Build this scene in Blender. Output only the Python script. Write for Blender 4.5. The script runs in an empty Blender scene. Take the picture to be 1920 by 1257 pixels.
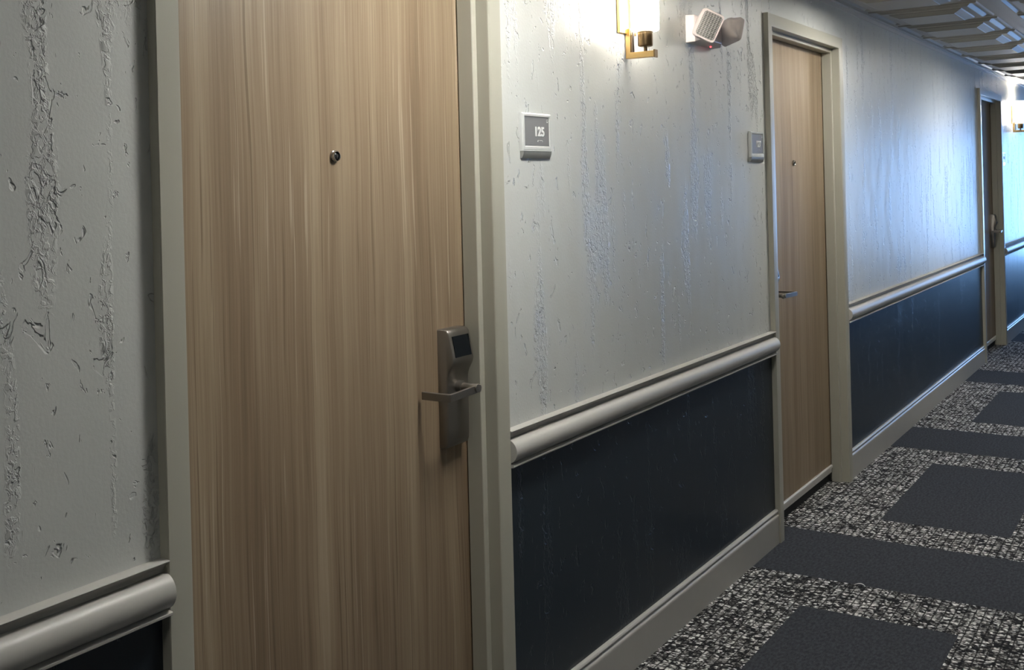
import bpy, bmesh, math, random
from mathutils import Vector, Matrix
S = bpy.context.scene
COL = S.collection
random.seed(7)

# ------------------------------------------------------------------ geometry of the place (metres)
ZF, ZC = 0.04, 2.26            # carpet and ceiling heights
YR = -1.80                     # opposite wall
X0, X1 = -4.0, 17.0            # corridor ends
DOORS = [(-3.43, 'L'), (1.207, 'R'), (4.115, 'L'), (8.752, 'R'), (11.665, 'L')]   # left edge of each opening, lock side
DW, DH = 0.914, 2.045          # opening width, height of the head
CAM = Vector((0, -1.436, 1.445))

# ------------------------------------------------------------------ helpers
def link(o, parent=None):
    COL.objects.link(o)
    if parent: o.parent = parent
    return o
def tag(o, label=None, cat=None, group=None, kind=None):
    if label: o['label'] = label
    if cat: o['category'] = cat
    if group: o['group'] = group
    if kind: o['kind'] = kind
    return o
def empty(name, loc=(0, 0, 0)):
    o = bpy.data.objects.new(name, None); o.empty_display_size = .1
    o.location = loc
    return link(o)
def obj(name, bm, mat, parent=None, smooth=False, bevel=0, segs=2, angle=40):
    bmesh.ops.recalc_face_normals(bm, faces=bm.faces)
    me = bpy.data.meshes.new(name); bm.to_mesh(me); bm.free()
    for m in (mat if isinstance(mat, (list, tuple)) else [mat]): me.materials.append(m)
    o = bpy.data.objects.new(name, me)
    if smooth or bevel:
        me.polygons.foreach_set('use_smooth', [True] * len(me.polygons))
        me.set_sharp_from_angle(angle=math.radians(angle))
    if bevel:
        b = o.modifiers.new('bevel', 'BEVEL'); b.width = bevel; b.segments = segs; b.limit_method = 'ANGLE'
        b.angle_limit = math.radians(35); b.harden_normals = True
    return link(o, parent)
def box(bm, x0, x1, y0, y1, z0, z1, mi=0):
    v = [bm.verts.new(p) for p in ((x0,y0,z0),(x1,y0,z0),(x1,y1,z0),(x0,y1,z0),(x0,y0,z1),(x1,y0,z1),(x1,y1,z1),(x0,y1,z1))]
    for f in ((0,3,2,1),(4,5,6,7),(0,1,5,4),(1,2,6,5),(2,3,7,6),(3,0,4,7)):
        bm.faces.new([v[i] for i in f]).material_index = mi
def prism_x(bm, prof, x0, x1):
    """extrude a closed (y,z) outline along x"""
    a = [bm.verts.new((x0, y, z)) for y, z in prof]; b = [bm.verts.new((x1, y, z)) for y, z in prof]
    n = len(prof)
    for i in range(n): bm.faces.new((a[i], a[(i+1) % n], b[(i+1) % n], b[i]))
    bm.faces.new(a[::-1]); bm.faces.new(b)
def lathe(bm, prof, M=Matrix(), n=32, cap=True):
    """revolve (r,z) about z, then transform"""
    rings = []
    for r, z in prof:
        rings.append([bm.verts.new(M @ Vector((r*math.cos(2*math.pi*k/n), r*math.sin(2*math.pi*k/n), z))) for k in range(n)])
    for a, b in zip(rings, rings[1:]):
        for k in range(n): bm.faces.new((a[k], a[(k+1) % n], b[(k+1) % n], b[k]))
    if cap:
        bm.faces.new(rings[0][::-1]); bm.faces.new(rings[-1])
def loft(bm, loops, cap0=True, cap1=True):
    R = [[bm.verts.new(p) for p in L] for L in loops]
    n = len(R[0])
    for a, b in zip(R, R[1:]):
        for k in range(n): bm.faces.new((a[k], a[(k+1) % n], b[(k+1) % n], b[k]))
    if cap0: bm.faces.new(R[0][::-1])
    if cap1: bm.faces.new(R[-1])
def rrect(w, h, r, z, n=6):
    pts = []
    for cx, cy, a0 in ((w/2-r, h/2-r, 0), (-w/2+r, h/2-r, 90), (-w/2+r, -h/2+r, 180), (w/2-r, -h/2+r, 270)):
        for k in range(n+1):
            a = math.radians(a0 + 90*k/n); pts.append(Vector((cx + r*math.cos(a), cy + r*math.sin(a), z)))
    return pts

# ------------------------------------------------------------------ node expressions
class N:
    def __init__(s, name):
        s.m = bpy.data.materials.new(name); s.m.use_nodes = True
        s.t = s.m.node_tree; s.b = s.t.nodes['Principled BSDF']
        g = s.t.nodes.new('ShaderNodeNewGeometry'); s.pos = g.outputs['Position']
        x = s.t.nodes.new('ShaderNodeSeparateXYZ'); s.t.links.new(s.pos, x.inputs[0])
        s.x, s.y, s.z = x.outputs
    def put(s, inp, v):
        if isinstance(v, bpy.types.NodeSocket): s.t.links.new(v, inp)
        else: inp.default_value = v
    def M(s, op, a, b=0.0, c=0.0):
        n = s.t.nodes.new('ShaderNodeMath'); n.operation = op
        for i, v in enumerate((a, b, c)): s.put(n.inputs[i], v)
        return n.outputs[0]
    def vec(s, x=0., y=0., z=0.):
        n = s.t.nodes.new('ShaderNodeCombineXYZ')
        for i, v in enumerate((x, y, z)): s.put(n.inputs[i], v)
        return n.outputs[0]
    def scale(s, sx, sy, sz, src=None):
        n = s.t.nodes.new('ShaderNodeVectorMath'); n.operation = 'MULTIPLY'
        s.put(n.inputs[0], src or s.pos); n.inputs[1].default_value = (sx, sy, sz)
        return n.outputs[0]
    def noise(s, v, scale=1., detail=2., rough=.5, dist=0.):
        n = s.t.nodes.new('ShaderNodeTexNoise'); s.put(n.inputs['Vector'], v)
        n.inputs['Scale'].default_value = scale; n.inputs['Detail'].default_value = detail
        n.inputs['Roughness'].default_value = rough; n.inputs['Distortion'].default_value = dist
        return n.outputs['Fac']
    def voro(s, v, scale=1., feature='F1'):
        n = s.t.nodes.new('ShaderNodeTexVoronoi'); s.put(n.inputs['Vector'], v); n.feature = feature
        n.inputs['Scale'].default_value = scale
        return n
    def step(s, v, a, b, lo=0., hi=1.):
        n = s.t.nodes.new('ShaderNodeMapRange'); n.interpolation_type = 'SMOOTHSTEP'; s.put(n.inputs[0], v)
        for i, q in enumerate((a, b, lo, hi)): n.inputs[1+i].default_value = q
        return n.outputs[0]
    def ramp(s, v, stops):
        n = s.t.nodes.new('ShaderNodeValToRGB'); s.put(n.inputs[0], v); e = n.color_ramp.elements
        while len(e) < len(stops): e.new(.5)
        for q, (p, c) in zip(e, stops): q.position = p; q.color = (*c, 1)
        return n.outputs[0]
    def mix(s, f, a, b):
        n = s.t.nodes.new('ShaderNodeMix'); n.data_type = 'RGBA'
        s.put(n.inputs[0], f)
        for i, v in ((6, a), (7, b)):
            s.put(n.inputs[i], v if isinstance(v, bpy.types.NodeSocket) else (*v, 1))
        return n.outputs[2]
    def bump(s, h, dist, strength=1.):
        n = s.t.nodes.new('ShaderNodeBump'); s.put(n.inputs['Height'], h)
        n.inputs['Distance'].default_value = dist; n.inputs['Strength'].default_value = strength
        s.t.links.new(n.outputs[0], s.b.inputs['Normal'])
    def set(s, **k):
        for a, v in k.items():
            i = s.b.inputs[a.replace('_', ' ')]
            if isinstance(v, tuple) and len(v) == 3: v = (*v, 1)
            s.put(i, v)
        return s
def plain(name, c, rough=.45, metal=0., wob=.04, scale=30., bump=0.):
    n = N(name); f = n.noise(n.pos, scale, 3.)
    n.set(Base_Color=n.mix(f, tuple(q*(1-wob) for q in c), tuple(q*(1+wob) for q in c)), Roughness=rough, Metallic=metal)
    if bump: n.bump(n.noise(n.pos, scale*8, 2.), bump)
    return n.m

def plaster(name, c, rough, amount):
    """hand trowelled plaster: smooth field with vertical runs of ragged pits and ridges"""
    n = N(name)
    n.pos = n.vec(n.M('ADD', n.x, 5.41), n.y, n.M('ADD', n.z, .62))
    runs = n.noise(n.scale(15., 1., 1.8), 1., 1., .5, .2)
    field = n.noise(n.scale(2.8, 1., 2.2), 1., 1.)
    mask = n.step(n.M('ADD', runs, n.M('MULTIPLY', n.M('SUBTRACT', field, .5), .5)), .575, .68)
    d1 = n.noise(n.scale(95., 1., 70.), 1., 3., .6, .7)
    flakes = n.step(d1, .47, .60)                                # small raised flakes inside the runs
    d2 = n.noise(n.scale(34., 1., 20.), 1., 3., .6, .9)
    pits = n.step(n.M('ADD', d2, n.M('MULTIPLY', mask, .10)), .635, .68)   # larger torn islands with a crisp rim
    h = n.M('ADD', n.M('MULTIPLY', n.M('MULTIPLY', mask, flakes), .5), n.M('MULTIPLY', pits, -1.))
    peel = n.noise(n.scale(170., 1., 140.), 1., 2.)
    swell = n.noise(n.scale(9., 1., 5.), 1., 1.)
    h = n.M('ADD', h, n.M('ADD', n.M('MULTIPLY', peel, .055), n.M('MULTIPLY', swell, .5)))
    n.bump(h, amount, 1.)
    tone = n.noise(n.scale(3., 1., 2.), 1., 2.)
    n.set(Base_Color=n.mix(tone, tuple(q*.96 for q in c), tuple(q*1.04 for q in c)), Roughness=rough)
    return n.m

def wood(name):
    """straight grained grey oak laminate, grain running up the door"""
    n = N(name)
    wav = n.noise(n.scale(3., 1., 1.2), 1., 2.)
    wx = n.M('ADD', n.x, n.M('MULTIPLY', wav, .035))
    broad = n.noise(n.vec(n.M('MULTIPLY', wx, 14.), 0., n.M('MULTIPLY', n.z, .5)), 1., 4., .6)
    fine = n.noise(n.vec(n.M('MULTIPLY', wx, 150.), 3., n.M('MULTIPLY', n.z, 1.5)), 1., 4., .65)
    hair = n.noise(n.vec(n.M('MULTIPLY', wx, 420.), 7., n.M('MULTIPLY', n.z, 3.)), 1., 2., .6)
    pore = n.noise(n.vec(n.M('MULTIPLY', wx, 95.), 5., n.M('MULTIPLY', n.z, 1.0)), 1., 3., .6)
    v = n.M('ADD', n.M('MULTIPLY', broad, .54), n.M('ADD', n.M('MULTIPLY', fine, .30), n.M('MULTIPLY', hair, .16)))
    col = n.ramp(v, [(.33, (.145, .098, .060)), (.45, (.228, .164, .104)), (.55, (.300, .228, .150)), (.68, (.41, .33, .235))])
    col = n.mix(n.M('MULTIPLY', n.step(pore, .60, .655), .60), col, (.120, .075, .042))
    col = n.mix(n.M('MULTIPLY', n.step(pore, .37, .33), .40), col, (.55, .46, .35))
    n.set(Base_Color=col, Roughness=.42)
    n.bump(fine, .0004)
    return n.m

def carpet(name):
    """tufted carpet: charcoal rectangles and cross bands laid in a black and white flecked weave"""
    n = N(name)
    u = n.M('MODULO', n.M('ADD', n.x, 20.4 - 3.72), 2.045)
    inband = n.M('LESS_THAN', u, .505)
    bx = n.M('MULTIPLY', n.M('GREATER_THAN', u, .765), n.M('LESS_THAN', u, 1.775))
    ym = n.M('ABSOLUTE', n.M('ADD', n.y, .90))
    by = n.M('MULTIPLY', n.M('GREATER_THAN', ym, .133), n.M('LESS_THAN', ym, .623))
    dark = n.M('MAXIMUM', inband, n.M('MULTIPLY', bx, by))
    jit = n.noise(n.pos, 30., 2.); jit2 = n.noise(n.scale(31., 29., 1.), 1.3, 2.)
    wx = n.M('ADD', n.x, n.M('MULTIPLY', jit, .006)); wy = n.M('ADD', n.y, n.M('MULTIPLY', jit2, .006))
    cells = n.voro(n.vec(n.M('MULTIPLY', wx, 104.), n.M('MULTIPLY', wy, 88.), 0.))
    tuft = n.t.nodes.new('ShaderNodeSeparateColor'); n.t.links.new(cells.outputs['Color'], tuft.inputs[0])
    patch = n.noise(n.pos, 17., 2.); yarn = n.noise(n.pos, 260., 2.)
    r = n.M('ADD', n.M('MULTIPLY', tuft.outputs[0], .80), n.M('MULTIPLY', n.M('SUBTRACT', patch, .5), .7))
    r = n.M('ADD', r, n.M('MULTIPLY', n.M('SUBTRACT', yarn, .5), .7))
    fl = n.ramp(r, [(.10, (.014, .014, .015)), (.29, (.080, .078, .075)), (.43, (.32, .305, .285)), (.64, (.95, .94, .92))])
    # dark lines of the backing between rows of tufts
    gx = n.M('ABSOLUTE', n.M('SUBTRACT', n.M('FRACT', n.M('MULTIPLY', wx, 38.)), .5))
    gy = n.M('ABSOLUTE', n.M('SUBTRACT', n.M('FRACT', n.M('MULTIPLY', wy, 36.)), .5))
    grid = n.M('MAXIMUM', n.step(gx, .33, .45), n.step(gy, .34, .46))
    dist = n.step(cells.outputs['Distance'], .35, .75)
    fl = n.mix(n.M('MAXIMUM', n.M('MULTIPLY', grid, .93), n.M('MULTIPLY', dist, .75)), fl, (.010, .010, .011))
    pile = n.noise(n.pos, 420., 2.)
    soft = n.noise(n.scale(60., 110., 1.), 1., 3., .6)
    dk = n.mix(n.M('ADD', n.M('MULTIPLY', n.step(pile, .3, .7), .45), n.M('MULTIPLY', n.step(soft, .3, .7), .55)), (.020, .022, .027), (.068, .073, .084))
    n.set(Base_Color=n.mix(dark, fl, dk), Roughness=.95)
    n.b.inputs['Specular IOR Level'].default_value = .15
    hgt = n.mix(dark, n.M('SUBTRACT', 1., n.M('MAXIMUM', dist, grid)), n.M('MULTIPLY', pile, .35))
    n.bump(hgt, .003, .8)
    return n.m

def emit(name, c, strength):
    n = N(name); n.set(Base_Color=c, Emission_Color=c, Emission_Strength=strength, Roughness=.3)
    return n.m

M = dict(
    wall=plaster('trowelled_grey_paint', (.56, .575, .555), .40, .0058),
    wall_cutbounce=plaster('trowelled_grey_cut_bounce', (.33, .34, .335), .45, .0055),  # grey of the unseen opposite wall, darkened to cut bounced fill
    dado=plaster('trowelled_navy_paint', (.0155, .0235, .032), .36, .0009),
    trim=plain('greige_gloss_trim_paint', (.43, .42, .39), .42),
    frame=plain('greige_gloss_steel_paint', (.40, .39, .325), .32, 0., .02, 12.),
    wood=wood('grey_oak_laminate'),
    carpet=carpet('block_pattern_carpet'),
    ceil=plain('white_embossed_tile', (.37, .36, .335), .5, 0., .03, 20.),
    grid=plain('white_grid_bar', (.55, .54, .52), .4),
    dark=plain('dark_void', (.01, .01, .01), .9),
    lock=plain('satin_nickel', (.25, .23, .205), .36, .85, .03, 60., .0001),
    chrome=plain('polished_chrome', (.42, .40, .37), .16, 1.),
    black=plain('black_glass', (.004, .006, .008), .12, 0., .0),
    lens=plain('viewer_glass', (.02, .02, .022), .04, 0., .0),
    rubber=plain('black_rubber', (.012, .012, .012), .8),
    sweep=plain('brushed_aluminium', (.72, .71, .68), .35, .3),
    brass=plain('brushed_brass', (.56, .38, .16), .28, 1., .05, 80.),
    bronze=plain('dark_brass', (.17, .115, .06), .3, 1., .05, 80.),
    blackened=plain('blackened_steel', (.022, .017, .013), .45, 0.),
    plastic=plain('white_plastic', (.66, .60, .60), .42, 0., .02, 40.),
    acryl=plain('clear_acrylic_sign_frame', (.60, .62, .61), .12, 0., .02, 40.),
    plate=plain('grey_sign_insert', (.205, .205, .212), .35, 0., .02, 40.),
    band=plain('grey_sign_foot', (.27, .275, .262), .3, 0., .02, 40.),
    white=plain('white_lettering', (.85, .85, .85), .45, 0., .0),
    paper=plain('white_paper', (.75, .75, .72), .7),
    shade=emit('opal_glass_shade', (1.0, .95, .86), 9.),
    led=emit('red_indicator', (1., .05, .06), 1.5),
    panel=emit('light_panel_diffuser', (1., .98, .93), 17.),
    fillpanel=emit('added_fill_diffuser', (1., .97, .91), 7.),  # glow of the added fill lamp behind the camera
    softfill=emit('added_soft_fill_diffuser', (1., .97, .91), 14.),  # glow of the added fill lamp by the second door
)
n = N('prismatic_lens')
gx = n.t.nodes.new('ShaderNodeTexCoord').outputs['Object']
sv = n.t.nodes.new('ShaderNodeSeparateXYZ'); n.t.links.new(gx, sv.inputs[0])
px = n.M('ABSOLUTE', n.M('SUBTRACT', n.M('FRACT', n.M('MULTIPLY', sv.outputs[0], 100.)), .5))
py = n.M('ABSOLUTE', n.M('SUBTRACT', n.M('FRACT', n.M('MULTIPLY', sv.outputs[1], 180.)), .5))
n.set(Base_Color=n.mix(n.step(n.M('MAXIMUM', px, py), .30, .45), (.34, .33, .33), (.80, .79, .78)), Roughness=.12, Metallic=.5)
n.bump(n.M('ADD', px, py), .003, 1.)
M['prism'] = n.m
n = N('window_glass'); tr = n.t.nodes.new('ShaderNodeBsdfTransparent'); gl = n.t.nodes.new('ShaderNodeBsdfGlossy')
gl.inputs['Roughness'].default_value = .02
mx = n.t.nodes.new('ShaderNodeMixShader'); mx.inputs[0].default_value = .06
n.t.links.new(tr.outputs[0], mx.inputs[1]); n.t.links.new(gl.outputs[0], mx.inputs[2])
n.t.links.new(mx.outputs[0], n.t.nodes['Material Output'].inputs[0])
M['glass'] = n.m
M['black'].node_tree.nodes['Principled BSDF'].inputs['Specular IOR Level'].default_value = .2

# ------------------------------------------------------------------ the room
def wall_bits(bm, z0, z1, y0, y1):
    xs = X0
    for dx, _ in DOORS:
        a, b = dx - .03, dx + DW + .03
        if z0 < DH + .03:
            if a > xs: box(bm, xs, a, y0, y1, z0, z1)
        xs = b
    box(bm, xs, X1, y0, y1, z0, z1)
ZS = .80                                                       # where the two paints meet, behind the rail
bm = bmesh.new(); wall_bits(bm, ZS, DH + .03, 0, .12); box(bm, X0, X1, 0, .12, DH + .03, ZC + .15)
box(bm, X0, X1, .155, .18, -.1, ZC + .15)
wl = tag(obj('wall_left', bm, M['wall']), 'pale grey trowelled plaster corridor wall with the numbered doors', 'wall', kind='structure')
bm = bmesh.new(); wall_bits(bm, 0, ZS, 0, .12)
tag(obj('wainscot', bm, M['dado'], wl), 'navy painted lower part of the plaster wall')
bm = bmesh.new(); box(bm, X0, X1, YR - .12, YR, ZS, ZC + .15)
wr = tag(obj('wall_right', bm, M['wall_cutbounce']), 'trowelled plaster wall across the corridor, its grey darkened to cut bounced light', 'wall', kind='structure')
bm = bmesh.new(); box(bm, X0, X1, YR - .12, YR, 0, ZS)
tag(obj('wainscot', bm, M['dado'], wr), 'navy painted lower part of the plaster wall')
bm = bmesh.new(); box(bm, X0 - .12, X0, YR - .12, .18, 0, ZC + .15)
tag(obj('wall_back', bm, M['wall']), 'grey plaster end wall behind the camera', 'wall', kind='structure')
WX0, WX1, WZ0, WZ1 = -1.62, -.18, .25, 2.12                    # window opening in the far wall (y, z)
bm = bmesh.new()
box(bm, X1, X1 + .14, YR - .12, WX0, 0, ZC + .15); box(bm, X1, X1 + .14, WX1, .18, 0, ZC + .15)
box(bm, X1, X1 + .14, WX0, WX1, 0, WZ0); box(bm, X1, X1 + .14, WX0, WX1, WZ1, ZC + .15)
tag(obj('wall_far', bm, M['wall']), 'grey plaster end wall around the far window', 'wall', kind='structure')
w = tag(empty('window_1', (X1 + .07, -.9, WZ0)), 'tall daylight window at the far end of the corridor', 'window', kind='structure')
bm = bmesh.new(); hw, hh = (WX1 - WX0)/2, WZ1 - WZ0
for a in ((-.03, .03, -hw, hw, 0, .05), (-.03, .03, -hw, hw, hh-.05, hh), (-.03, .03, -hw, -hw+.05, .05, hh-.05), (-.03, .03, hw-.05, hw, .05, hh-.05), (-.03, .03, -.025, .025, .05, hh-.05)): box(bm, *a)
obj('window_frame', bm, M['frame'], w)
for s in (-1, 1):
    bm = bmesh.new(); y0, y1 = sorted((s*.025, s*(hw-.05))); box(bm, -.004, .004, y0, y1, .05, hh-.05)
    obj('pane', bm, M['glass'], w)

bm = bmesh.new(); box(bm, X0 - .12, X1 + .14, YR - .12, .18, ZF - .14, ZF)
tag(obj('floor', bm, M['carpet']), 'corridor carpet of charcoal blocks in black and white flecked weave', 'carpet', kind='structure')

# ceiling: two foot lay-in tiles embossed as stepped panels, hung in a thin grid
bm = bmesh.new()
ys = [0.0, -.59, -1.20, YR]; T = .61
steps = [(.003, .000), (.046, .000), (.050, -.007), (.056, -.008), (.070, -.001), (.076, -.001), (.092, -.012), (.096, -.014), (.126, -.014), (.130, -.018), (.164, -.031), (.166, -.033), (.172, -.033)]
k0 = int((X0 - 5.40) / T) - 1
x = 5.40 + k0 * T
while x < X1:
    for ya, yb in zip(ys, ys[1:]):
        cx, cy, hx, hy = x + T/2, (ya+yb)/2, T/2, abs(ya-yb)/2
        loops = [[Vector((cx-hx+i, cy-hy+i, ZC+d)), Vector((cx+hx-i, cy-hy+i, ZC+d)), Vector((cx+hx-i, cy+hy-i, ZC+d)), Vector((cx-hx+i, cy+hy-i, ZC+d))] for i, d in steps]
        loft(bm, loops, False, True)
    x += T
box(bm, X0 - .12, X1 + .14, YR - .12, .18, ZC + .004, ZC + .03)
tag(obj('ceiling', bm, M['ceil']), 'dropped ceiling of white embossed stepped tiles', 'ceiling', kind='structure')
bm = bmesh.new()
prism_x(bm, [(0, ZC), (0, ZC - .022), (-.003, ZC - .022), (-.003, ZC - .003), (-.022, ZC - .003), (-.022, ZC)], X0, X1)
tag(obj('trim_1', bm, M['grid']), 'thin white angle strip where the door wall meets the ceiling', 'ceiling trim', kind='structure')

# rails and baseboards, one length between each pair of door frames
def arc(cy, cz, ry, rz, a0, a1, n):
    return [(cy - ry*math.cos(math.radians(a0 + (a1-a0)*k/n)), cz + rz*math.sin(math.radians(a0 + (a1-a0)*k/n))) for k in range(n+1)]
RT = .860
rail = [(0, RT), (-.0225, RT - .0012), (-.0236, RT - .0020), (-.0232, RT - .0032), (-.0190, RT - .0055), (-.0130, RT - .0090), (-.0090, RT - .0145), (-.0080, RT - .0215)] \
     + arc(-.0090, RT - .051, .028, .0290, 86, -84, 18) + [(-.0095, RT - .0808), (-.0262, RT - .0828), (-.0275, RT - .0838), (-.0275, RT - .0872), (-.0262, RT - .0885), (-.010, RT - .092), (0, RT - .092)]
BT = .170
base = [(0, BT), (-.007, BT), (-.011, BT - .003), (-.0125, BT - .007), (-.011, BT - .011), (-.0075, BT - .013), (-.0075, BT - .017), (-.0125, BT - .020), (-.0145, BT - .024), (-.014, BT - .030), (-.014, ZF), (0, ZF)]
edges = [X0]
for dx, _ in DOORS: edges += [dx - .05, dx + DW + .05]
edges.append(X1)
segs = [(a, b) for a, b in zip(edges[::2], edges[1::2]) if b - a > .05]
where = ['between the door behind the camera and the frame of 125', 'from the frame of 125 to the frame of 127', 'from the frame of 127 to the frame of the third door', 'past the third door', 'running to the far window']
tn = 2
segs_named = [s for s in segs]
if len(segs_named) > 5: segs_named, first = segs_named[1:], segs_named[0]
for (a, b), wh in zip(segs_named, where):
    bm = bmesh.new(); prism_x(bm, rail, a, b)
    tag(obj('trim_%d' % tn, bm, M['trim'], smooth=True, angle=38), 'rounded greige chair rail ' + wh, 'chair rail', kind='structure', group='chair rails along the door wall'); tn += 1
    bm = bmesh.new(); prism_x(bm, base, a, b)
    tag(obj('baseboard_left', bm, M['trim'], smooth=True, angle=38), 'greige beaded baseboard ' + wh, 'baseboard', kind='structure', group='baseboards along the door wall')
bm = bmesh.new(); prism_x(bm, [(YR - y, z) for y, z in rail], X0, X1)
tag(obj('trim_%d' % tn, bm, M['trim'], smooth=True, angle=38), 'greige chair rail on the wall across the corridor', 'chair rail', kind='structure'); tn += 1
bm = bmesh.new(); prism_x(bm, [(YR - y, z) for y, z in base], X0, X1)
tag(obj('baseboard_right', bm, M['trim'], smooth=True, angle=38), 'greige baseboard on the wall across the corridor', 'baseboard', kind='structure')

# door frames: pressed steel, double rabbet, mitred at the head; o = outward from the opening edge, y = depth
YD = .062
prof = [(.050, .0), (.050, -.0185), (.0485, -.020), (.0085, -.020), (.0012, -.0178), (0, -.0155), (0, .017), (-.0165, .017), (-.018, .0185), (-.018, YD - .0035), (0, YD - .0035), (0, .115), (.03, .115), (.03, .0)]
dname = {1: 'near door numbered 125', 2: 'door numbered 127', 3: 'third door down the corridor', 0: 'door behind the camera', 4: 'fourth door near the far window'}
for i, (dx, side) in enumerate(DOORS):
    bm = bmesh.new(); xl, xr = dx, dx + DW
    rows = [[bm.verts.new(p) for p in ((xl - o, y, ZF), (xl - o, y, DH + o), (xr + o, y, DH + o), (xr + o, y, ZF))] for o, y in prof]
    for a, b in zip(rows, rows[1:] + rows[:1]):
        for k in range(3): bm.faces.new((a[k], a[k+1], b[k+1], b[k]))
    for k in (0, 3): bm.faces.new([r[k] for r in rows])
    tag(obj('trim_%d' % tn, bm, M['frame'], smooth=True, angle=25), 'greige painted steel door frame around the ' + dname[i], 'door frame', kind='structure', group='steel door frames'); tn += 1

# ------------------------------------------------------------------ doors
def make_lock(door, s):
    """s=+1: lock at the right edge, lever pointing left; local origin at the centre of the opening, p = distance out from the door face"""
    XC = s * .375
    P = lambda x, p, z: Vector((XC + s*x, YD - p, z))
    out = [(0, 1.120), (.020, 1.120), (.027, 1.118), (.032, 1.112), (.0345, 1.102), (.040, 1.075), (.0435, 1.056), (.0440, 1.048), (.042, 1.040), (.0365, 1.030), (.0310, 1.020), (.0275, 1.008), (.0265, .992), (.027, .960), (.0265, .870), (.025, .858), (.021, .850), (.014, .8465), (0, .846)]
    bm = bmesh.new(); hwid = .0415; r = .0026
    def sect(x, inset):
        pts = []
        for p, z in out:
            pp = max(p - inset, 0) if p > 0 else 0
            zz = z - inset if z > 1.11 else (z + inset if z < .86 else z)
            pts.append(P(x, pp, zz))
        return pts
    loft(bm, [sect(-hwid, r), sect(-hwid + .0012, r*.35), sect(-hwid + r, 0), sect(hwid - r, 0), sect(hwid - .0012, r*.35), sect(hwid, r)])
    L = tag(obj('card_lock', bm, M['lock'], door, smooth=True, angle=50), 'satin nickel electronic card lock')
    # reader window follows the sloping face
    bm = bmesh.new(); a, b = Vector((0, .0352, 1.104)), Vector((0, .0440, 1.056))
    w0 = .032; nrm = Vector((0, .985, .17)) * .0012
    front = [Vector((-w0, a.y, a.z)), Vector((w0, a.y, a.z)), Vector((w0, b.y, b.z)), Vector((-w0, b.y, b.z))]
    lo = [P(v.x, v.y - .004, v.z) for v in front]; hi = [P(v.x, v.y + nrm.y, v.z + nrm.z) for v in front]
    loft(bm, [lo, hi])
    tag(obj('reader_window', bm, M['black'], L, bevel=.0006), 'black glass card reader')
    bm = bmesh.new()
    lathe(bm, [(.0135, .026), (.0135, .040), (.0095, .041), (.0095, .082), (.0090, .083)], Matrix.Translation(P(0, 0, .985)) @ Matrix.Rotation(math.radians(90), 4, 'X'), 24)
    obj('spindle', bm, M['lock'], L, smooth=True)
    # flat lever: out along the door, then turned back towards it
    bm = bmesh.new(); zc, hh_, t = .982, .0088, .0085
    path = [(.014, .078), (.008, .0775), (-.112, .0905), (-.117, .0895), (-.1195, .085), (-.1195, .011)]
    inner = [(.014, .0725), (.008, .0705), (-.106, .0825), (-.108, .0820), (-.1100, .080), (-.1100, .011)]
    top, bot = [], []
    outl = path + inner[::-1]
    va = [bm.verts.new(P(x, p, zc + hh_)) for x, p in outl]; vb = [bm.verts.new(P(x, p, zc - hh_)) for x, p in outl]
    n_ = len(outl); m_ = len(path)
    for q in range(n_): bm.faces.new((va[q], va[(q+1) % n_], vb[(q+1) % n_], vb[q]))
    for vv in (va, vb):
        for q in range(m_ - 1): bm.faces.new((vv[q], vv[q+1], vv[n_-2-q], vv[n_-1-q]))
    tag(obj('lever_handle', bm, M['lock'], L, bevel=.0012), 'flat satin nickel lever with returned end')
    bm = bmesh.new()
    lathe(bm, [(.0080, .0700), (.0086, .0705), (.0088, .0775), (.0080, .0782)], Matrix.Translation(P(.0125, 0, zc)) @ Matrix.Rotation(math.radians(90), 4, 'X'), 24)
    obj('lever_hub', bm, M['lock'], L, smooth=True)

dl = {0: 'oak laminate door behind the camera', 1: 'large oak laminate guest room door in front, beside the 125 sign', 2: 'oak laminate guest room door with white sweep, right of the 127 sign', 3: 'narrow looking far oak door left of the far lit sconce', 4: 'oak laminate door nearest the far window'}
for i, (dx, side) in enumerate(DOORS):
    s = 1 if side == 'R' else -1
    d = tag(empty('door_%d' % (i + 1), (dx + DW/2, 0, 0)), dl[i], 'door', kind='structure', group='guest room doors')
    bm = bmesh.new(); hwd = DW/2 - .003
    box(bm, -hwd, hwd, YD + .0, YD + .046, .118, DH - .003)
    obj('door_panel', bm, M['wood'], d)
    bm = bmesh.new(); prism_x(bm, [(YD + .046, .118), (YD - .006, .118), (YD - .009, .115), (YD - .009, .106), (YD - .004, .103), (YD - .004, .084), (YD + .046, .084)], -hwd + .018, hwd - .018)
    sw = tag(obj('door_sweep', bm, M['sweep'], d, smooth=True, angle=20), 'pale metal sweep along the bottom edge')
    bm = bmesh.new(); box(bm, -hwd + .018, hwd - .018, YD + .006, YD + .04, ZF + .004, .084)
    obj('rubber_seal', bm, M['rubber'], sw)
    R90 = Matrix.Rotation(math.radians(90), 4, 'X')
    bm = bmesh.new()
    lathe(bm, [(.0125, -.004), (.0125, .0030), (.0112, .0040), (.0104, .0072), (.0099, .0082), (.0088, .0085), (.0082, .0077), (.0082, .003)], Matrix.Translation((0, YD, 1.516)) @ R90, 32)
    pe = tag(obj('peephole', bm, M['chrome'], d, smooth=True, angle=30), 'chrome peephole')
    bm = bmesh.new()
    lathe(bm, [(.0080, .003), (.0077, .0044), (.0060, .0062), (.0035, .0073), (.0008, .0077)], Matrix.Translation((0, YD, 1.516)) @ R90, 32)
    obj('viewer_lens', bm, M['lens'], pe, smooth=True)
    make_lock(d, s)

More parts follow.
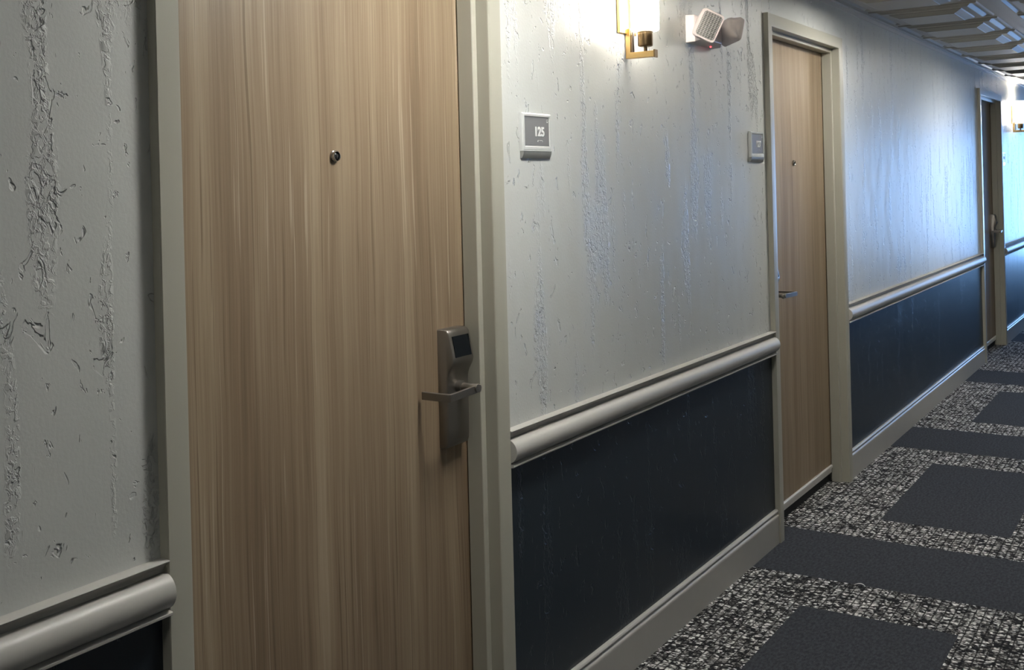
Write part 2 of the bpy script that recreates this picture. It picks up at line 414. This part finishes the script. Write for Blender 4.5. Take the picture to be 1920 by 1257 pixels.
# ------------------------------------------------------------------ room number signs
def text(name, body, size, mat, parent, loc, squeeze=.82, ext=.0006, bold=.0006):
    c = bpy.data.curves.new(name, 'FONT'); c.body = body; c.size = size; c.align_x = 'CENTER'; c.align_y = 'CENTER'
    c.extrude = ext; c.offset = bold; c.materials.append(mat)
    o = bpy.data.objects.new(name, c)
    me = bpy.data.meshes.new_from_object(o); bpy.data.objects.remove(o); bpy.data.curves.remove(c)
    me.name = name
    me.transform(Matrix.Translation(loc) @ Matrix.Rotation(math.radians(90), 4, 'X') @ Matrix.Diagonal((squeeze, 1, 1, 1)))
    return link(bpy.data.objects.new(name, me), parent)
def make_sign(x0, num, label):
    W, zt, zm, zb = .138, 1.629, 1.534, 1.515
    e = tag(empty('room_sign', (x0 + W/2, 0, 0)), label, 'sign', 'room number signs')
    bm = bmesh.new()
    # clear frame with a bevelled picture-frame front; the insert sits in it, right of centre
    ol = [Vector((x, 0, z)) for x, z in ((-W/2, zm), (W/2, zm), (W/2, zt), (-W/2, zt))]
    def ring(l, r, b, t, y): return [Vector((-W/2 + l, y, zm + b)), Vector((W/2 - r, y, zm + b)), Vector((W/2 - r, y, zt - t)), Vector((-W/2 + l, y, zt - t))]
    loft(bm, [ring(0, 0, 0, 0, 0), ring(0, 0, 0, 0, -.008), ring(.003, .002, .003, .003, -.011), ring(.010, .006, .010, .008, -.011), ring(.012, .008, .0125, .0105, -.008)])
    obj('sign_frame', bm, M['acryl'], e, bevel=.0005)
    bm = bmesh.new(); box(bm, -W/2 + .0125, W/2 - .0085, -.0092, -.0070, zm + .013, zt - .011)
    pl = tag(obj('number_plate', bm, M['plate'], e), 'grey number plate')
    cx = .0155
    text('room_number', num, .0325, M['white'], pl, (cx - .003, -.0098, 1.5815), 1.02, .0006, .0011)
    bm = bmesh.new()
    for (gx_, pat) in ((-.012, '0111'), (-.004, '10'), (.003, '110'), (.010, '1001')):
        for q, ch in enumerate(pat):
            if ch == '1': lathe(bm, [(.0009, 0), (.0007, .0006), (.0002, .0009)], Matrix.Translation((cx + gx_ + (q % 2)*.0024, -.0092, 1.5605 - (q // 2)*.0026)) @ Matrix.Rotation(math.radians(90), 4, 'X'), 8)
    obj('braille', bm, M['white'], pl)
    bm = bmesh.new()
    bmesh.ops.create_circle(bm, segments=24, radius=.0044)
    g = bmesh.ops.extrude_edge_only(bm, edges=bm.edges)['geom']
    bmesh.ops.scale(bm, vec=(.78, .78, 1), verts=[q for q in g if isinstance(q, bmesh.types.BMVert)])
    bmesh.ops.translate(bm, verts=bm.verts, vec=(0, 0, .0004))
    box(bm, -.0016, .0016, -.003, -.0008, 0, .0006)
    bmesh.ops.transform(bm, matrix=Matrix.Translation((W/2 - .0165, -.0093, zt - .0185)) @ R90, verts=bm.verts)
    obj('ring_mark', bm, M['white'], pl)
    bm = bmesh.new(); prism_x(bm, [(0, zm - .001), (-.0115, zm - .001), (-.0105, zm - .008), (-.0075, zb + .004), (-.005, zb), (0, zb)], -W/2 + .002, W/2)
    tag(obj('sign_foot', bm, M['band'], e, smooth=True, angle=40), 'darker grey curved strip under the plate')
    bm = bmesh.new(); box(bm, -W/2, W/2 - .001, -.0125, 0, zm - .0012, zm + .0012)
    obj('clear_ledge', bm, M['acryl'], e, bevel=.0005)
make_sign(2.274, '125', 'room sign reading 125 on the plaster, right of the near door')
make_sign(3.872, '127', 'room sign reading 127, left of the second door frame')
make_sign(9.755, '129', 'tiny far room sign right of the third door frame')

# ------------------------------------------------------------------ sconces
def make_sconce(x, label, flip=False, temp=(1., .86, .66), power=4.):
    e = tag(empty('wall_sconce', (x, YR if flip else 0, 0)), label, 'wall lamp', 'opal glass wall sconces')
    if flip: e.rotation_euler.z = math.pi
    bm = bmesh.new(); box(bm, -.055, .055, -.010, 0, 1.885, 2.045)
    obj('backplate', bm, M['brass'], e, bevel=.002)
    bm = bmesh.new()
    prism = [(-.004, 1.9), (-.020, 1.9), (-.020, 1.830), (-.094, 1.830), (-.094, 1.812), (-.004, 1.812)]
    va = [bm.verts.new((-.010, y, z)) for y, z in prism]; vb = [bm.verts.new((.010, y, z)) for y, z in prism]
    for q in range(6): bm.faces.new((va[q], va[(q+1) % 6], vb[(q+1) % 6], vb[q]))
    for v in (va, vb): bm.faces.new((v[0], v[1], v[2], v[5])); bm.faces.new((v[2], v[3], v[4], v[5]))
    obj('arm', bm, M['brass'], e, bevel=.0012)
    bm = bmesh.new(); box(bm, -.0105, .0105, -.098, -.093, 1.810, 1.833)
    tag(obj('arm_cap', bm, M['bronze'], e, bevel=.001), 'dark end cap on the arm')
    bm = bmesh.new(); lathe(bm, [(.0035, 1.829), (.0035, 2.065), (.0055, 2.066), (.0055, 2.075), (.002, 2.080)], Matrix.Translation((0, -.0245, 0)), 12)
    tag(obj('rod', bm, M['blackened'], e, smooth=True), 'thin dark upright rod')
    bm = bmesh.new(); lathe(bm, [(.0055, 1.829), (.0055, 1.846)], Matrix.Translation((0, -.064, 0)), 12)
    lathe(bm, [(.018, 1.844), (.0215, 1.846), (.0220, 1.850), (.0220, 1.884), (.0235, 1.886), (.0235, 1.889), (.018, 1.889)], Matrix.Translation((0, -.064, 0)), 28)
    tag(obj('lamp_cup', bm, M['bronze'], e, smooth=True, angle=30), 'dark brass lamp cup')
    bm = bmesh.new()
    lathe(bm, [(.0240, 1.8895), (.0375, 1.890), (.0410, 1.894), (.0415, 1.900), (.0415, 2.085), (.0385, 2.085), (.0385, 1.900), (.036, 1.8935), (.0240, 1.8935)], Matrix.Translation((0, -.064, 0)), 40, False)
    tag(obj('glass_shade', bm, M['shade'], e, smooth=True, angle=40), 'glowing opal glass cylinder shade')
    l = bpy.data.lights.new('lamp_bulb', 'POINT'); l.energy = power; l.color = temp; l.shadow_soft_size = .02
    o = bpy.data.objects.new('lamp_bulb', l); o.location = (0, -.064, 2.045); link(o, e)
make_sconce(2.876, 'brass wall sconce with lit opal shade above the 125 sign')
make_sconce(10.42, 'far lit sconce beyond the third door at the right edge')
for x in (6.55,):  # out of view, added to give fill further down the corridor
    make_sconce(x, 'unseen sconce added for fill on the wall across the corridor', True)

# ------------------------------------------------------------------ emergency light
e = tag(empty('emergency_light', (3.44, 0, 1.95)), 'white twin head emergency light between sconce and second door', 'emergency light')
bm = bmesh.new()
hx0, hx1, hz0, hz1, dp = -.122, .106, -.045, .047, .030
loft(bm, [[Vector((hx0, .003, hz0)), Vector((hx1, .003, hz0)), Vector((hx1, .003, hz1)), Vector((hx0, .003, hz1))],
          [Vector((hx0 + .002, -dp, hz0 + .001)), Vector((hx1 - .002, -dp, hz0 + .001)), Vector((hx1 - .002, -dp, hz1 - .002)), Vector((hx0 + .002, -dp, hz1 - .002))],
          [Vector((hx0 + .03, -dp - .016, hz0 + .012)), Vector((hx1 - .03, -dp - .016, hz0 + .012)), Vector((hx1 - .03, -dp - .016, hz1 - .012)), Vector((hx0 + .03, -dp - .016, hz1 - .012))]])
obj('housing', bm, M['plastic'], e, bevel=.003)
def head(loc, nrm, roll, w, h, depth):
    z = Vector(nrm).normalized(); x = Vector((0, 0, 1)).cross(z).normalized(); y = z.cross(x)
    Mx = Matrix((x, y, z)).transposed().to_4x4(); Mx = Matrix.Translation(loc) @ Mx @ Matrix.Rotation(math.radians(roll), 4, 'Z')
    bm = bmesh.new()
    loops = []
    for f, zz in ((.30, -depth), (.60, -depth*.94), (.80, -depth*.80), (.93, -depth*.56), (.985, -depth*.30), (1., -.008), (1., 0.), (.975, .003), (.87, .003), (.86, .0005)):
        loops.append(rrect(w*f, h*f, min(w, h)*f*(.45 if zz < -depth*.5 else (.32 if zz < -depth*.3 else .14)), zz))
    loft(bm, loops)
    hd = obj('lamp_head', bm, M['plastic'], e, smooth=True, angle=35); hd.matrix_local = Mx
    bm = bmesh.new(); loft(bm, [rrect(w*.858, h*.858, .008, .0), rrect(w*.855, h*.855, .008, .0022), rrect(w*.70, h*.70, .006, .0042)])
    ln = tag(obj('lens', bm, M['prism'], hd, smooth=True), 'clear prismatic lens')
head((-.129, -.085, .002), (-.72, -.66, -.16), -24, .078, .096, .055)
head((.152, -.062, .010), (.78, -.42, -.46), -14, .086, .090, .052)
bm = bmesh.new(); lathe(bm, [(.003, 0), (.003, -.002), (.002, -.0035)], Matrix.Translation((.035, -.022, hz0)), 12)
tag(obj('indicator_light', bm, M['led'], e, smooth=True), 'small red charge light')

# ------------------------------------------------------------------ scrap on the carpet
bm = bmesh.new(); pts = []
for k in range(13):
    t = k/12 - .5
    pts.append((3.775 - .020*t*t*4 * .5, -.40 + .036*t, ZF + .001 + .003*abs(math.sin(math.pi*k/12)), .0015 + .0015*math.sin(math.pi*k/12)))
rows = [[bm.verts.new((px_ + s_*w_, py_, pz_ + t_)) for s_, t_ in ((-1, 0), (1, 0), (1, .001), (-1, .001))] for px_, py_, pz_, w_ in pts]
for a, b in zip(rows, rows[1:]):
    for k in range(4): bm.faces.new((a[k], a[(k+1) % 4], b[(k+1) % 4], b[k]))
bm.faces.new(rows[0]); bm.faces.new(rows[-1])
tag(obj('paper_scrap', bm, M['paper'], smooth=True), 'tiny pale curled scrap lying on the charcoal carpet band', 'litter')

# ------------------------------------------------------------------ ceiling lamps over the middle of the corridor, two of them added fill
def make_panel(x, y, label, mt):
    e = tag(empty('ceiling_light', (x, y, ZC)), label, 'ceiling light', 'square ceiling lights')
    bm = bmesh.new(); a, b = .16, .145
    for q in ((-a, a, -a, -b), (-a, a, b, a), (-a, -b, -b, b), (b, a, -b, b)): box(bm, *q, -.05, 0)
    obj('light_frame', bm, M['grid'], e)
    bm = bmesh.new(); box(bm, -b, b, -b, b, -.046, -.01)
    obj('diffuser', bm, M[mt], e)
for x, y, lb, mt in ((1.92, -.53, 'square lamp on the ceiling in front of the near door', 'panel'), (4.65, -.55, 'added square fill lamp on the ceiling in front of the door numbered 127', 'softfill'),  # lamp by the second door is unseen, added to brighten the doors
                  (7.4, -.88, 'square lamp on the ceiling between the second and third doors', 'panel'), (-.85, -.60, 'added dim square fill lamp on the ceiling behind the camera', 'fillpanel')):  # dim lamp is unseen, added as fill from behind
    make_panel(x, y, lb, mt)

# ------------------------------------------------------------------ daylight
W = bpy.data.worlds.new('sky'); S.world = W; W.use_nodes = True
bg = W.node_tree.nodes['Background']; bg.inputs[0].default_value = (.24, .50, 1., 1); bg.inputs[1].default_value = 6.5
pl = bpy.data.lights.new('window_daylight', 'AREA'); pl.shape = 'RECTANGLE'; pl.size = WX1 - WX0; pl.size_y = WZ1 - WZ0
pl.cycles.is_portal = True
po = bpy.data.objects.new('window_daylight', pl); po.location = (X1 + .15, -.9, (WZ0 + WZ1)/2); po.rotation_euler = (math.radians(90), 0, math.radians(90)); link(po)

# ------------------------------------------------------------------ camera
f_px, cy_px, roll = 2030., 350., .025
th = math.atan((2264 - 960) / f_px)
F = Vector((math.cos(th), math.sin(th), 0)); R0 = Vector((math.sin(th), -math.cos(th), 0)); U0 = Vector((0, 0, 1))
R = math.cos(roll)*R0 - math.sin(roll)*U0; U = math.cos(roll)*U0 + math.sin(roll)*R0
c = bpy.data.cameras.new('camera'); c.sensor_fit = 'HORIZONTAL'; c.sensor_width = 36; c.lens = f_px*36/1920
c.shift_y = (cy_px - 1257/2) / 1920; c.clip_start = .02
co = bpy.data.objects.new('camera', c)
Mx = Matrix((R, U, -F)).transposed().to_4x4(); Mx.translation = CAM; co.matrix_world = Mx
link(co); S.camera = co

S.view_settings.view_transform = 'Standard'; S.view_settings.look = 'None'
S.view_settings.exposure = 2.16; S.view_settings.gamma = 1.; S.view_settings.use_curve_mapping = False
S.cycles.max_bounces = 8; S.cycles.diffuse_bounces = 5; S.cycles.sample_clamp_indirect = 6.
S.cycles.use_denoising = True
